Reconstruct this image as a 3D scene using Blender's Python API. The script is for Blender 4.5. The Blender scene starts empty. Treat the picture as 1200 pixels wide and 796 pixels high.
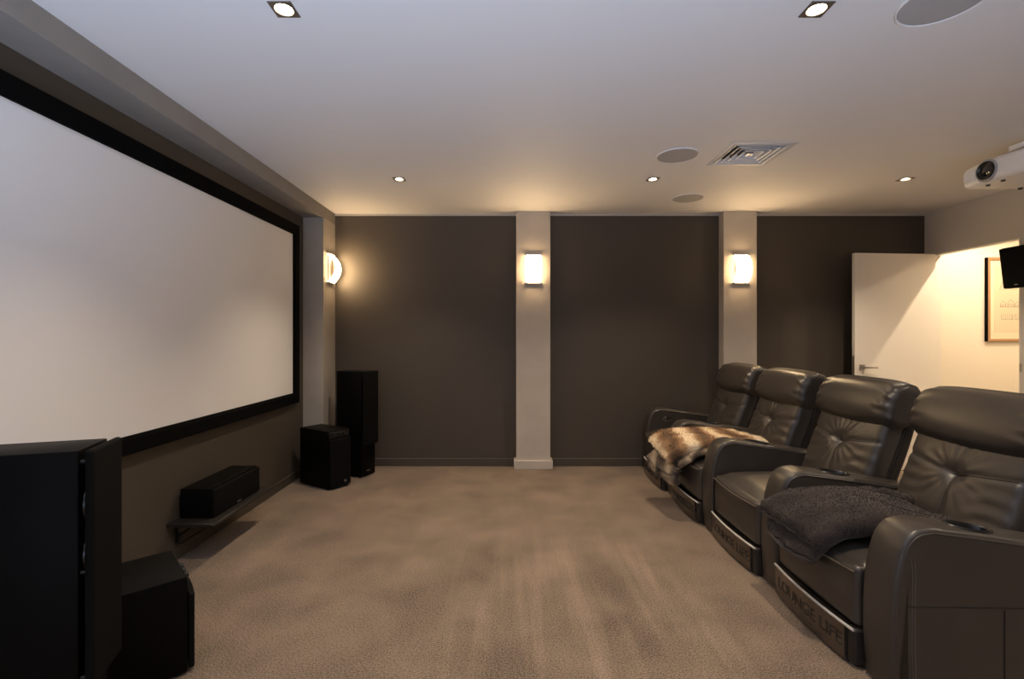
import bpy, bmesh, math, random
from mathutils import Vector, Matrix
random.seed(7)
PI = math.pi
S = bpy.context.scene
C = S.collection

# ------------------------------------------------------------------ materials
def mat(name, col, rough=0.5, metal=0.0, spec=0.5, emit=None, estr=0.0,
        bump=None, var=None, coat=0.0, sheen=0.0):
    """bump=(scale,strength,distance,detail)  var=(scale,amount)"""
    m = bpy.data.materials.new(name); m.use_nodes = True
    nt = m.node_tree; b = nt.nodes['Principled BSDF']
    b.inputs['Base Color'].default_value = (*col, 1)
    b.inputs['Roughness'].default_value = rough
    b.inputs['Metallic'].default_value = metal
    b.inputs['Specular IOR Level'].default_value = spec
    if coat: b.inputs['Coat Weight'].default_value = coat
    if sheen:
        b.inputs['Sheen Weight'].default_value = sheen
        b.inputs['Sheen Roughness'].default_value = 0.5
    if emit:
        b.inputs['Emission Color'].default_value = (*emit, 1)
        b.inputs['Emission Strength'].default_value = estr
    tc = nt.nodes.new('ShaderNodeTexCoord')
    if var:
        n = nt.nodes.new('ShaderNodeTexNoise'); n.inputs['Scale'].default_value = var[0]; n.inputs['Detail'].default_value = 4
        nt.links.new(tc.outputs['Object'], n.inputs['Vector'])
        r = nt.nodes.new('ShaderNodeValToRGB')
        a = var[1]
        r.color_ramp.elements[0].position = 0.3; r.color_ramp.elements[1].position = 0.7
        r.color_ramp.elements[0].color = (*[c * (1 - a) for c in col], 1)
        r.color_ramp.elements[1].color = (*[min(1, c * (1 + a)) for c in col], 1)
        nt.links.new(n.outputs['Fac'], r.inputs['Fac'])
        nt.links.new(r.outputs['Color'], b.inputs['Base Color'])
    if bump:
        n = nt.nodes.new('ShaderNodeTexNoise'); n.inputs['Scale'].default_value = bump[0]
        n.inputs['Detail'].default_value = bump[3] if len(bump) > 3 else 3
        nt.links.new(tc.outputs['Object'], n.inputs['Vector'])
        bp = nt.nodes.new('ShaderNodeBump'); bp.inputs['Strength'].default_value = bump[1]; bp.inputs['Distance'].default_value = bump[2]
        nt.links.new(n.outputs['Fac'], bp.inputs['Height'])
        nt.links.new(bp.outputs['Normal'], b.inputs['Normal'])
    return m

M = {}
M['ceiling'] = mat('ceiling_paint', (.77, .745, .72), .7, bump=(60, .04, .002))
M['dark_wall'] = mat('dark_taupe_paint', (.072, .0585, .0445), .55, bump=(90, .06, .002), var=(1.2, .05))
M['plaster'] = mat('shade_toned_plaster', (.27, .245, .215), .6, bump=(14, .10, .004, 6), var=(5, .07))  # bulkhead copy of the column plaster, its shade darkened into the colour
M['pier_plaster'] = mat('corner_pier_plaster', (.45, .405, .345), .6, bump=(14, .10, .004, 6), var=(5, .07))  # same plaster, toned between the shaded and lit copies
M['column_plaster'] = mat('lit_column_plaster', (.56, .50, .425), .6, bump=(14, .10, .004, 6), var=(5, .06))  # lighter copy of the same plaster, lamp light put into the colour
M['light_wall'] = mat('pale_wall_paint', (.62, .575, .52), .6, bump=(60, .04, .002))
M['cream_wall'] = mat('hall_cream_paint', (.84, .77, .66), .6)
M['bead'] = mat('white_bead', (.6, .57, .52), .5)
M['door'] = mat('white_door_paint', (.82, .77, .70), .35)
M['black_frame'] = mat('black_velvet', (.002, .002, .002), .9, spec=.1)
M['screen'] = mat('white_screen_fabric', (.88, .87, .86), .85, spec=.15)
M['black_wood'] = mat('black_ash_veneer', (.0028, .0026, .0025), .48, spec=.10, bump=(40, .05, .001))
M['black_cloth'] = mat('black_grille_cloth', (.0052, .0051, .0050), .85, spec=.10, bump=(700, .35, .001))
M['black_plastic'] = mat('black_plastic', (.008, .008, .008), .35)
M['dark_shelf'] = mat('dark_shelf_board', (.018, .015, .013), .45)
M['chrome'] = mat('polished_chrome', (.75, .74, .72), .12, 1.0)
M['brushed'] = mat('brushed_steel', (.45, .43, .40), .32, 1.0)
M['ring_metal'] = mat('dark_ring_metal', (.07, .07, .07), .3, 1.0)
M['bronze'] = mat('dark_bezel_metal', (.22, .19, .16), .35, .8)
M['white_plastic'] = mat('white_plastic', (.82, .80, .77), .4)
M['grey_plastic'] = mat('grey_plastic', (.38, .37, .36), .5)
M['vent_white'] = mat('vent_white_enamel', (.62, .61, .60), .45)
M['vent_dark'] = mat('vent_dark_duct', (.03, .03, .03), .8)
M['speaker_grille'] = mat('ceiling_speaker_grille', (.40, .385, .37), .7, bump=(500, .3, .001))
M['lens'] = mat('lens_glass', (.004, .004, .006), .08, coat=1.0)
M['leather'] = mat('brown_leather', (.046, .0385, .0325), .37, spec=.62, bump=(230, .12, .0015, 4), var=(7, .07))
M['piping'] = mat('pale_leather_piping', (.095, .078, .062), .38)
M['leather_dark'] = mat('dark_side_leather', (.026, .022, .019), .48, spec=.35, bump=(230, .12, .0015, 4))
M['seam'] = mat('leather_seam', (.020, .016, .013), .55)
M['stitch'] = mat('pale_stitch', (.13, .11, .09), .6)
M['wood_frame'] = mat('oak_picture_frame', (.42, .22, .10), .4)
M['mat_board'] = mat('cream_mat_board', (.75, .66, .50), .8)
M['paper'] = mat('cream_paper', (.66, .57, .42), .85)
M['ink'] = mat('grey_ink', (.20, .17, .14), .8)
M['bright_trim'] = mat('bright_trim_metal', (.80, .79, .77), .28, .35)
M['kick'] = mat('polished_kick_plate', (.19, .16, .135), .26, .8, var=(9, .15))
M['letters'] = mat('dark_lettering', (.035, .030, .026), .5)
M['glow_glass'] = mat('glowing_sconce_glass', (.9, .85, .75), .3, emit=(1.0, .69, .37), estr=54.0)
M['glow_inner'] = mat('inner_sconce_glass', (.8, .76, .7), .3, emit=(1.0, .69, .37), estr=9.0)
M['bulb'] = mat('halogen_bulb', (1, 1, 1), .3, emit=(1.0, .80, .55), estr=30.0)
M['badge'] = mat('silver_badge', (.35, .35, .35), .3, .8)

# window pane: thin clear glass
def pane_mat():
    m = bpy.data.materials.new('clear_pane'); m.use_nodes = True
    nt = m.node_tree; nt.nodes.clear()
    o = nt.nodes.new('ShaderNodeOutputMaterial'); t = nt.nodes.new('ShaderNodeBsdfTransparent')
    g = nt.nodes.new('ShaderNodeBsdfGlossy'); g.inputs['Roughness'].default_value = .02
    mx = nt.nodes.new('ShaderNodeMixShader'); mx.inputs[0].default_value = .06
    nt.links.new(t.outputs[0], mx.inputs[1]); nt.links.new(g.outputs[0], mx.inputs[2]); nt.links.new(mx.outputs[0], o.inputs[0])
    return m
M['pane'] = pane_mat()

def carpet_mat():
    m = bpy.data.materials.new('brown_carpet'); m.use_nodes = True
    nt = m.node_tree; b = nt.nodes['Principled BSDF']
    b.inputs['Roughness'].default_value = .95; b.inputs['Specular IOR Level'].default_value = .1
    b.inputs['Sheen Weight'].default_value = .15
    tc = nt.nodes.new('ShaderNodeTexCoord')
    def noise(scale, detail, vec=None, dist=0):
        n = nt.nodes.new('ShaderNodeTexNoise'); n.inputs['Scale'].default_value = scale; n.inputs['Detail'].default_value = detail
        n.inputs['Distortion'].default_value = dist
        nt.links.new(vec or tc.outputs['Object'], n.inputs['Vector']); return n.outputs['Fac']
    def math_(op, a, c, d=None):
        n = nt.nodes.new('ShaderNodeMath'); n.operation = op
        for i, v in enumerate((a, c, d)):
            if v is None: continue
            if isinstance(v, (int, float)): n.inputs[i].default_value = v
            else: nt.links.new(v, n.inputs[i])
        return n.outputs[0]
    mp = nt.nodes.new('ShaderNodeMapping'); mp.inputs['Scale'].default_value = (5.5, .42, 1); mp.inputs['Location'].default_value = (.3, 1.7, 0)
    nt.links.new(tc.outputs['Object'], mp.inputs['Vector'])
    streak = noise(1.6, 3, mp.outputs[0], .35)       # vacuum-cleaner tracks in the pile, running away from the camera
    patch = noise(3.0, 8, None, .25)                  # trodden patches
    grain = noise(150, 3)
    grain2 = noise(420, 1)
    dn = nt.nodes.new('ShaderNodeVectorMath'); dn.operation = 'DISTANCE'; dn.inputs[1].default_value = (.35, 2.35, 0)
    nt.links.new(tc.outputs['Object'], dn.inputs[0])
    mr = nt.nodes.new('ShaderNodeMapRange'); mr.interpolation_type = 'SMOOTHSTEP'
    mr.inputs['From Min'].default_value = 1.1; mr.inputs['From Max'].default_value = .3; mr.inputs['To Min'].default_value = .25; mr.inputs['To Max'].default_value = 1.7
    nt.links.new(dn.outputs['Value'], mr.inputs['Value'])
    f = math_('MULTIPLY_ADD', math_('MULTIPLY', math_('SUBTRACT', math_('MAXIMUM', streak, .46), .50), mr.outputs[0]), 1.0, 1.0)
    f = math_('MULTIPLY_ADD', math_('SUBTRACT', patch, .5), 1.15, f)
    f = math_('MULTIPLY_ADD', math_('SUBTRACT', grain, .5), 2.9, f)
    f = math_('MULTIPLY_ADD', math_('SUBTRACT', grain2, .5), 1.8, f)
    v = nt.nodes.new('ShaderNodeVectorMath'); v.operation = 'SCALE'; v.inputs[0].default_value = (.198, .148, .107)
    nt.links.new(f, v.inputs['Scale']); nt.links.new(v.outputs[0], b.inputs['Base Color'])
    bp = nt.nodes.new('ShaderNodeBump'); bp.inputs['Strength'].default_value = .55; bp.inputs['Distance'].default_value = .006
    nt.links.new(grain, bp.inputs['Height']); nt.links.new(bp.outputs[0], b.inputs['Normal'])
    return m
M['carpet'] = carpet_mat()

def fur_mat(name, stops, axis_rot=0.0, scale=1.0, offset=0.0, wob=.04, rough=.9):
    """stripes across world/object x with soft noisy edges; stops = [(pos,color)]"""
    m = bpy.data.materials.new(name); m.use_nodes = True
    nt = m.node_tree; b = nt.nodes['Principled BSDF']
    b.inputs['Roughness'].default_value = rough; b.inputs['Specular IOR Level'].default_value = .2
    b.inputs['Sheen Weight'].default_value = .25
    tc = nt.nodes.new('ShaderNodeTexCoord')
    mp = nt.nodes.new('ShaderNodeMapping'); mp.inputs['Rotation'].default_value = (0, 0, axis_rot)
    nt.links.new(tc.outputs['Object'], mp.inputs['Vector'])
    sp = nt.nodes.new('ShaderNodeSeparateXYZ'); nt.links.new(mp.outputs[0], sp.inputs[0])
    n = nt.nodes.new('ShaderNodeTexNoise'); n.inputs['Scale'].default_value = 14; n.inputs['Detail'].default_value = 5
    nt.links.new(tc.outputs['Object'], n.inputs['Vector'])
    a = nt.nodes.new('ShaderNodeMath'); a.operation = 'MULTIPLY_ADD'; a.inputs[1].default_value = wob * 2; nt.links.new(n.outputs['Fac'], a.inputs[0]); nt.links.new(sp.outputs[0], a.inputs[2])
    k = nt.nodes.new('ShaderNodeMath'); k.operation = 'MULTIPLY_ADD'; k.inputs[1].default_value = scale; k.inputs[2].default_value = offset
    nt.links.new(a.outputs[0], k.inputs[0])
    fr = nt.nodes.new('ShaderNodeMath'); fr.operation = 'FRACT'; nt.links.new(k.outputs[0], fr.inputs[0])
    r = nt.nodes.new('ShaderNodeValToRGB'); cr = r.color_ramp
    while len(cr.elements) < len(stops): cr.elements.new(.5)
    for e, (p, c) in zip(cr.elements, stops): e.position = p; e.color = (*c, 1)
    nt.links.new(fr.outputs[0], r.inputs['Fac']); nt.links.new(r.outputs[0], b.inputs['Base Color'])
    return m

# ------------------------------------------------------------------ mesh helpers
def smooth_by_angle(me, deg=40):
    for p in me.polygons: p.use_smooth = True
    bm = bmesh.new(); bm.from_mesh(me)
    lim = math.radians(deg)
    for e in bm.edges:
        if len(e.link_faces) == 2 and e.calc_face_angle(0) > lim: e.smooth = False
    bm.to_mesh(me); bm.free()

def obj(name, bm, m, parent=None, smooth=40, loc=None, recalc=True):
    me = bpy.data.meshes.new(name)
    if recalc: bmesh.ops.recalc_face_normals(bm, faces=bm.faces)
    bm.to_mesh(me); bm.free()
    if smooth: smooth_by_angle(me, smooth)
    o = bpy.data.objects.new(name, me); C.objects.link(o)
    for mm in (m if isinstance(m, (list, tuple)) else [m]): me.materials.append(mm)
    if parent: o.parent = parent
    if loc: o.location = loc
    return o

def tag(o, label=None, cat=None, group=None, kind=None):
    if label: o['label'] = label
    if cat: o['category'] = cat
    if group: o['group'] = group
    if kind: o['kind'] = kind
    return o

def thing(name, label, cat, loc=(0, 0, 0), rz=0, group=None, kind=None):
    o = bpy.data.objects.new(name, None); C.objects.link(o)
    o.empty_display_size = .1
    o.location = loc; o.rotation_euler = (0, 0, rz)
    return tag(o, label, cat, group, kind)

def dup(root, loc, label=None):
    r = root.copy(); C.objects.link(r); r.location = loc
    if label: r['label'] = label
    for ch in list(root.children):
        c = ch.copy(); C.objects.link(c); c.parent = r
        for g in list(ch.children):
            d = g.copy(); C.objects.link(d); d.parent = c
    return r

def dup_part(part, parent, loc):
    c = part.copy(); C.objects.link(c); c.parent = parent; c.location = loc
    for g in list(part.children):
        d = g.copy(); C.objects.link(d); d.parent = c
    return c

def box(bm, x0, x1, y0, y1, z0, z1, bev=0, seg=2):
    r = bmesh.ops.create_cube(bm, size=1)
    bmesh.ops.scale(bm, vec=(x1 - x0, y1 - y0, z1 - z0), verts=r['verts'])
    bmesh.ops.translate(bm, vec=((x0 + x1) / 2, (y0 + y1) / 2, (z0 + z1) / 2), verts=r['verts'])
    if bev:
        es = list({e for v in r['verts'] for e in v.link_edges})
        bmesh.ops.bevel(bm, geom=es, offset=bev, segments=seg, profile=.5, affect='EDGES')
    return bm

def B(*a, **k):
    return box(bmesh.new(), *a, **k)

def tube(bm, pts, r, seg=8, closed=False):
    pts = [Vector(p) for p in pts]; n = len(pts); rings = []
    ref = None
    for i, p in enumerate(pts):
        if closed: d = pts[(i + 1) % n] - pts[i - 1]
        else: d = pts[min(i + 1, n - 1)] - pts[max(i - 1, 0)]
        d.normalize()
        if ref is None: ref = d.orthogonal().normalized()
        ref = (ref - d * ref.dot(d)); ref = ref.normalized() if ref.length > 1e-6 else d.orthogonal().normalized()
        s = d.cross(ref)
        rr = r[i] if isinstance(r, (list, tuple)) else r
        rings.append([bm.verts.new(p + (ref * math.cos(2 * PI * k / seg) + s * math.sin(2 * PI * k / seg)) * rr) for k in range(seg)])
    for i in range(n if closed else n - 1):
        a, b = rings[i], rings[(i + 1) % n]
        for k in range(seg): bm.faces.new((a[k], a[(k + 1) % seg], b[(k + 1) % seg], b[k]))
    if not closed:
        bm.faces.new(rings[0][::-1]); bm.faces.new(rings[-1])
    return bm

def lathe(bm, prof, seg=40, mtx=None):
    """prof = [(r,z)] turned about z; end points with r=0 close the shape"""
    vs = []; rings = []
    for r, z in prof:
        if r < 1e-7: ring = [bm.verts.new((0, 0, z))]
        else: ring = [bm.verts.new((r * math.cos(2 * PI * k / seg), r * math.sin(2 * PI * k / seg), z)) for k in range(seg)]
        rings.append(ring); vs += ring
    for a, b in zip(rings, rings[1:]):
        for k in range(seg):
            k2 = (k + 1) % seg
            if len(a) == 1 and len(b) == 1: continue
            if len(a) == 1: bm.faces.new((a[0], b[k], b[k2]))
            elif len(b) == 1: bm.faces.new((a[k], a[k2], b[0]))
            else: bm.faces.new((a[k], a[k2], b[k2], b[k]))
    if mtx: bmesh.ops.transform(bm, matrix=mtx, verts=vs)
    return bm

def axis_vals(h, r, nflat, nr=4):
    out = [-h + r * (1 - math.tan(PI / 4 * (1 - i / nr))) for i in range(nr)]
    f = h - r
    out += [-f + 2 * f * i / nflat for i in range(nflat + 1)]
    out += [-v for v in out[:nr][::-1]]
    return out

def rbox(sx, sy, sz, r, n=(6, 6, 6), fn=None, bm=None, nr=4):
    """closed soft box with rounded edges, centred; fn maps each vertex"""
    bm = bm or bmesh.new()
    h = (sx / 2, sy / 2, sz / 2)
    ax = [axis_vals(h[i], min(r, h[i] * .98), n[i], nr) for i in range(3)]
    rr = [min(r, h[i] * .98) for i in range(3)]
    vd = {}
    def vert(p):
        k = tuple(round(c, 6) for c in p)
        if k not in vd:
            inner = [max(-(h[i] - rr[i]), min(h[i] - rr[i], p[i])) for i in range(3)]
            d = Vector([(p[i] - inner[i]) / rr[i] for i in range(3)])
            if d.length > 1e-9: d.normalize()
            q = Vector([inner[i] + rr[i] * d[i] for i in range(3)])
            vd[k] = bm.verts.new(fn(q) if fn else q)
        return vd[k]
    for a in range(3):
        b, c = (a + 1) % 3, (a + 2) % 3
        for s in (-1, 1):
            for i in range(len(ax[b]) - 1):
                for j in range(len(ax[c]) - 1):
                    q = []
                    for (u, v) in ((i, j), (i + 1, j), (i + 1, j + 1), (i, j + 1)):
                        p = [0, 0, 0]; p[a] = s * h[a]; p[b] = ax[b][u]; p[c] = ax[c][v]; q.append(vert(p))
                    if len(set(q)) == 4: bm.faces.new(q if s > 0 else q[::-1])
    return bm

def catmull(pts, sub=6, closed=False):
    P = [Vector(p) for p in pts]; n = len(P); out = []
    rng = n if closed else n - 1
    for i in range(rng):
        if closed: p0, p1, p2, p3 = P[i - 1], P[i], P[(i + 1) % n], P[(i + 2) % n]
        else: p0, p1, p2, p3 = P[max(i - 1, 0)], P[i], P[i + 1], P[min(i + 2, n - 1)]
        for k in range(sub):
            t = k / sub
            out.append(.5 * ((2 * p1) + (p2 - p0) * t + (2 * p0 - 5 * p1 + 4 * p2 - p3) * t * t + (3 * p1 - p0 - 3 * p2 + p3) * t ** 3))
    if not closed: out.append(P[-1].copy())
    return out

def text_mesh(body, size, xscale=1.0, extrude=.0008):
    cu = bpy.data.curves.new('lettering_curve', 'FONT'); cu.body = body; cu.size = size; cu.extrude = extrude
    cu.align_x = 'CENTER'; cu.align_y = 'CENTER'
    t = bpy.data.objects.new('lettering_tmp', cu); C.objects.link(t)
    dg = bpy.context.evaluated_depsgraph_get(); dg.update()
    me = bpy.data.meshes.new_from_object(t.evaluated_get(dg))
    bm = bmesh.new(); bm.from_mesh(me)
    bmesh.ops.scale(bm, vec=(xscale, 1, 1), verts=bm.verts)
    bpy.data.objects.remove(t); bpy.data.curves.remove(cu); bpy.data.meshes.remove(me)
    return bm

# ------------------------------------------------------------------ room dimensions (metres; camera above the origin looking +Y)
H = 2.5
CAM_Z = 1.28
YB = 4.80            # back wall
XL = -1.92           # recessed wall behind the screen
XF = -1.73           # face of bulkhead / stub column
XR = 4.12            # right wall
YR = -1.50           # rear wall, behind the camera
TW = .07             # right wall thickness
DY0, DY1, DZ = 3.90, 4.70, 2.084   # doorway
XH = 5.75            # far side of the hallway

def struct(name, bm, m, label, cat, parent=None, smooth=0):
    return tag(obj(name, bm, m, parent, smooth), label, cat, None, 'structure')

struct('floor', B(XL - .1, XH + .1, YR - .1, YB + .1, -.1, 0), M['carpet'], 'brown pile carpet with vacuum tracks across the whole room', 'floor')

def slab_with_holes(x0, x1, y0, y1, z0, z1, holes):
    bm = bmesh.new()
    xs = sorted({x0, x1, *[h[0] for h in holes], *[h[1] for h in holes]})
    ys = sorted({y0, y1, *[h[2] for h in holes], *[h[3] for h in holes]})
    def inhole(x, y): return any(h[0] < x < h[1] and h[2] < y < h[3] for h in holes)
    vd = {}
    def V(x, y, z):
        k = (round(x, 5), round(y, 5), z)
        if k not in vd: vd[k] = bm.verts.new((x, y, z))
        return vd[k]
    cells = set()
    for i in range(len(xs) - 1):
        for j in range(len(ys) - 1):
            if not inhole((xs[i] + xs[i + 1]) / 2, (ys[j] + ys[j + 1]) / 2): cells.add((i, j))
    for (i, j) in cells:
        a, b, c, d = xs[i], xs[i + 1], ys[j], ys[j + 1]
        bm.faces.new((V(a, c, z0), V(a, d, z0), V(b, d, z0), V(b, c, z0)))
        bm.faces.new((V(a, c, z1), V(b, c, z1), V(b, d, z1), V(a, d, z1)))
        for (di, dj, p, q) in ((-1, 0, (a, c), (a, d)), (1, 0, (b, c), (b, d)), (0, -1, (a, c), (b, c)), (0, 1, (a, d), (b, d))):
            if (i + di, j + dj) not in cells:
                bm.faces.new((V(*p, z0), V(*q, z0), V(*q, z1), V(*p, z1)))
    return bm

DL = [(-.851, 3.737), (1.108, 3.737), (3.06, 3.737), (-.838, 1.798), (1.142, 1.798), (3.08, 1.798), (-.84, -.15), (1.13, -.15), (3.08, -.15)]
DS = .036
VX0, VX1, VY0, VY1 = 1.397, 1.807, 3.02, 3.434
holes = [(x - DS, x + DS, y - DS, y + DS) for x, y in DL] + [(VX0 + .025, VX1 - .025, VY0 + .025, VY1 - .025)]
HALL_DL = (4.50, 4.28)
struct('ceiling', slab_with_holes(XL - .1, XH + .1, YR - .1, YB + .1, H, H + .12, holes), M['ceiling'], 'flat white plaster ceiling with recessed downlights', 'ceiling')

struct('wall_back', B(XL - .1, XR, YB, YB + .1, 0, H), M['dark_wall'], 'dark taupe back wall between the pale columns', 'wall')
struct('wall_left', B(XL - .1, XL, YR, YB, 0, H), M['dark_wall'], 'dark taupe wall behind the projection screen', 'wall')
# right wall with the doorway
bm = bmesh.new()
box(bm, XR, XR + TW, YR, DY0, 0, H); box(bm, XR, XR + TW, DY0, DY1, DZ, H); box(bm, XR, XR + TW, DY1, YB, 0, H)
wr = struct('wall_right', bm, M['light_wall'], 'pale grey right wall with the open doorway', 'wall')
obj('strike_plate', B(XR - .004, XR + .02, DY0 - .012, DY0 + .003, 1.00, 1.065), M['brushed'], wr, 0)
# rear wall behind the camera with an added low window to light the ceiling
WX0, WX1, WZ0, WZ1 = -1.50, .60, .10, 1.00
bm = bmesh.new()
box(bm, XL, WX0, YR - .1, YR, 0, H); box(bm, WX1, XR, YR - .1, YR, 0, H)
box(bm, WX0, WX1, YR - .1, YR, 0, WZ0); box(bm, WX0, WX1, YR - .1, YR, WZ1, H)
struct('wall_rear', bm, M['light_wall'], 'pale rear wall behind the viewer with an added wide window', 'wall')
w = thing('added_window_1', 'added wide white framed window in the unseen rear wall', 'window', ((WX0 + WX1) / 2, YR - .05, WZ0), 0, None, 'structure')
hw, hh = (WX1 - WX0) / 2, WZ1 - WZ0
bm = bmesh.new()
box(bm, -hw, hw, -.03, .03, 0, .05); box(bm, -hw, hw, -.03, .03, hh - .05, hh)
for x in (-hw, -.025, hw - .05): box(bm, x, x + .05, -.03, .03, .05, hh - .05)
obj('window_frame', bm, M['white_plastic'], w, 0)
obj('pane', B(-hw + .05, -.025, -.003, .003, .05, hh - .05), M['pane'], w, 0)
obj('pane', B(.025, hw - .05, -.003, .003, .05, hh - .05), M['pane'], w, 0)

# bulkhead over the screen, stub column in the corner
SY0 = 4.497
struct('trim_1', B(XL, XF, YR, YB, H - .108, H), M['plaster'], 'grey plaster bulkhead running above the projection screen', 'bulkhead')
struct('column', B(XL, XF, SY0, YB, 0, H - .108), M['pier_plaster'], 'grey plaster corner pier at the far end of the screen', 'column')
def column(x0, x1, y0, label):
    t = thing('column', label, 'column', ((x0 + x1) / 2, YB, 0), 0, None, 'structure')
    a = (x1 - x0) / 2; d = y0 - YB
    obj('shaft', B(-a, a, d, 0, 0, H, bev=.003, seg=1), M['column_plaster'], t)
    bm = bmesh.new(); e = .022
    box(bm, -a - e, a + e, d - e, 0, 0, .085, bev=.004, seg=1)
    obj('plinth', bm, M['column_plaster'], t)
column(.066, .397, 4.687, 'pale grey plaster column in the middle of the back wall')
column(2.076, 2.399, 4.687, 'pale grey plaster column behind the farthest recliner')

bm = bmesh.new()
for x0, x1 in ((XF, .044), (.419, 2.054), (2.421, XR)): box(bm, x0, x1, YB - .014, YB, 0, .078, bev=.003, seg=1)
struct('baseboard_back', bm, M['dark_wall'], 'dark taupe skirting along the back wall', 'baseboard')
struct('baseboard_left', B(XL, XL + .014, YR, SY0, 0, .078, bev=.003, seg=1), M['dark_wall'], 'dark taupe skirting below the screen wall', 'baseboard')
struct('baseboard_right', B(XR - .014, XR, YR, DY0 - .06, 0, .078, bev=.003, seg=1), M['light_wall'], 'pale skirting along the right wall', 'baseboard')
bm = bmesh.new()
for x0, x1 in ((XF, .066), (.397, 2.076), (2.399, XR)): box(bm, x0, x1, YB - .006, YB, H - .018, H)
struct('trim_2', bm, M['bead'], 'thin pale bead at the top of the dark back wall', 'trim')
# hallway
struct('wall_hall', B(XR, XH, YB, YB + .1, 0, H), M['cream_wall'], 'cream hallway wall seen through the doorway', 'wall')
struct('wall_hall_side', B(XH, XH + .1, 2.6, YB, 0, H), M['cream_wall'], 'cream side wall of the hallway', 'wall')
struct('wall_hall_end', B(XR + TW, XH, 2.5, 2.6, 0, H), M['cream_wall'], 'cream end wall of the hallway', 'wall')
bm = bmesh.new()
box(bm, XR + .002, XR + TW - .002, DY1 - .012, DY1 - .0005, 0, DZ)
box(bm, XR + .002, XR + TW - .002, DY0 + .0005, DY0 + .012, 0, DZ)
box(bm, XR + .002, XR + TW - .002, DY0 + .012, DY1 - .012, DZ - .012, DZ - .0005)
struct('trim_3', bm, M['door'], 'white lining of the doorway', 'door frame')

# door leaf, swung open against the back wall
ang = math.atan2(4.655 - 4.585, 4.105 - 3.275)
d = thing('door_1', 'white flush door standing open in front of the dark back wall', 'door', (3.275, 4.585, 0), ang, None, 'structure')
L = .833; dt = .036
obj('door_leaf', B(0, L, 0, dt, .008, 2.078, bev=.002, seg=1), M['door'], d)
bm = bmesh.new()
box(bm, .045, .097, -.008, 0, .965, 1.017, bev=.002, seg=1)
tube(bm, [(.071, -.008, .991), (.071, -.045, .991)], .009, 10)
box(bm, .062, .192, -.055, -.037, .983, 1.000, bev=.003, seg=2)
obj('handle', bm, M['brushed'], d)
bm = bmesh.new(); box(bm, -.0015, 0, .007, .029, .90, 1.10); box(bm, -.004, -.0015, .012, .024, .975, 1.0)
obj('lock_plate', bm, M['brushed'], d, 0)
for z in (.25, 1.85): obj('hinge', tube(bmesh.new(), [(L + .004, .010, z - .045), (L + .004, .010, z + .045)], .006, 10), M['brushed'], d)

# ------------------------------------------------------------------ projection screen
sy0, sy1 = 1.60, 4.32; sz0, sz1 = .698, 2.269; bw = .09
t = thing('projection_screen', 'large white projection screen in a wide black frame on the left wall', 'projection screen', (XL, (sy0 + sy1) / 2, sz0))
hy = (sy1 - sy0) / 2; hz = sz1 - sz0
obj('screen_fabric', B(.01, .024, -hy + .03, hy - .03, .03, hz - .03), M['screen'], t, 0)
def frame_bm():
    # mitred wide flat border, bevelled towards the fabric
    bm = bmesh.new()
    prof = [(0, 0), (.045, 0), (.045, bw * .8), (.036, bw), (0, bw)]  # (x out of wall, inward distance)
    rings = []
    for (sy, sz) in ((-1, 0), (1, 0), (1, 1), (-1, 1)):
        ring = []
        for x, i in prof:
            y = sy * (hy - i); z = i if sz == 0 else hz - i
            ring.append(bm.verts.new((x, y, z)))
        rings.append(ring)
    for k in range(4):
        a, b = rings[k], rings[(k + 1) % 4]
        for j in range(len(prof)): bm.faces.new((a[j], a[(j + 1) % len(prof)], b[(j + 1) % len(prof)], b[j]))
    return bm
obj('border_frame', frame_bm(), M['black_frame'], t, 0)

# ------------------------------------------------------------------ ceiling fittings
def downlight(x, y, label, on=True):
    t = thing('downlight', label, 'downlight', (x, y, H), 0, 'square halogen downlights')
    bm = bmesh.new()
    o, i = .043, .034
    N = 32; ring = lambda f: [bm.verts.new(f(2 * PI * k / N + PI / 4)) for k in range(N)]
    def sq(z, r):
        def f(a):
            c_, s_ = math.cos(a), math.sin(a); m_ = max(abs(c_), abs(s_)); return (r * c_ / m_, r * s_ / m_, z)
        return f
    loops = [ring(sq(.001, o)), ring(sq(-.004, o)), ring(lambda a: (i * math.cos(a), i * math.sin(a), -.004)), ring(lambda a: (.031 * math.cos(a), .031 * math.sin(a), .030))]
    for a, b in zip(loops, loops[1:]):
        for k in range(N): bm.faces.new((a[k], a[(k + 1) % N], b[(k + 1) % N], b[k]))
    obj('bezel', bm, M['bronze'], t, 0)
    bm = bmesh.new(); lathe(bm, [(0, .002), (.015, .003), (.025, .007), (.029, .014), (.030, .028), (0, .029)], 24)
    obj('lamp_bulb', bm, M['bulb'], t)
    return t
names = ['square recessed downlight above the corner left of the middle column', 'square recessed downlight near the round ceiling speakers before the back wall',
         'square recessed downlight in the ceiling in front of the white door', 'square recessed downlight at the top left, nearest the projection screen',
         'square recessed downlight at the top right beside the large ceiling speaker', 'square recessed downlight out of view above the near recliner',
         'a', 'b', 'c']
for (x, y), nm in list(zip(DL, names))[:5]: downlight(x, y, nm)
# the rest of the ceiling's downlights continue towards and behind the viewer
for k, (x, y) in enumerate(DL[5:]):
    downlight(x, y, ['square recessed downlight above the space behind the near recliner', 'square recessed downlight behind the viewer on the screen side',
                     'square recessed downlight behind the viewer in the middle', 'square recessed downlight behind the viewer on the recliner side'][k])

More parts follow.
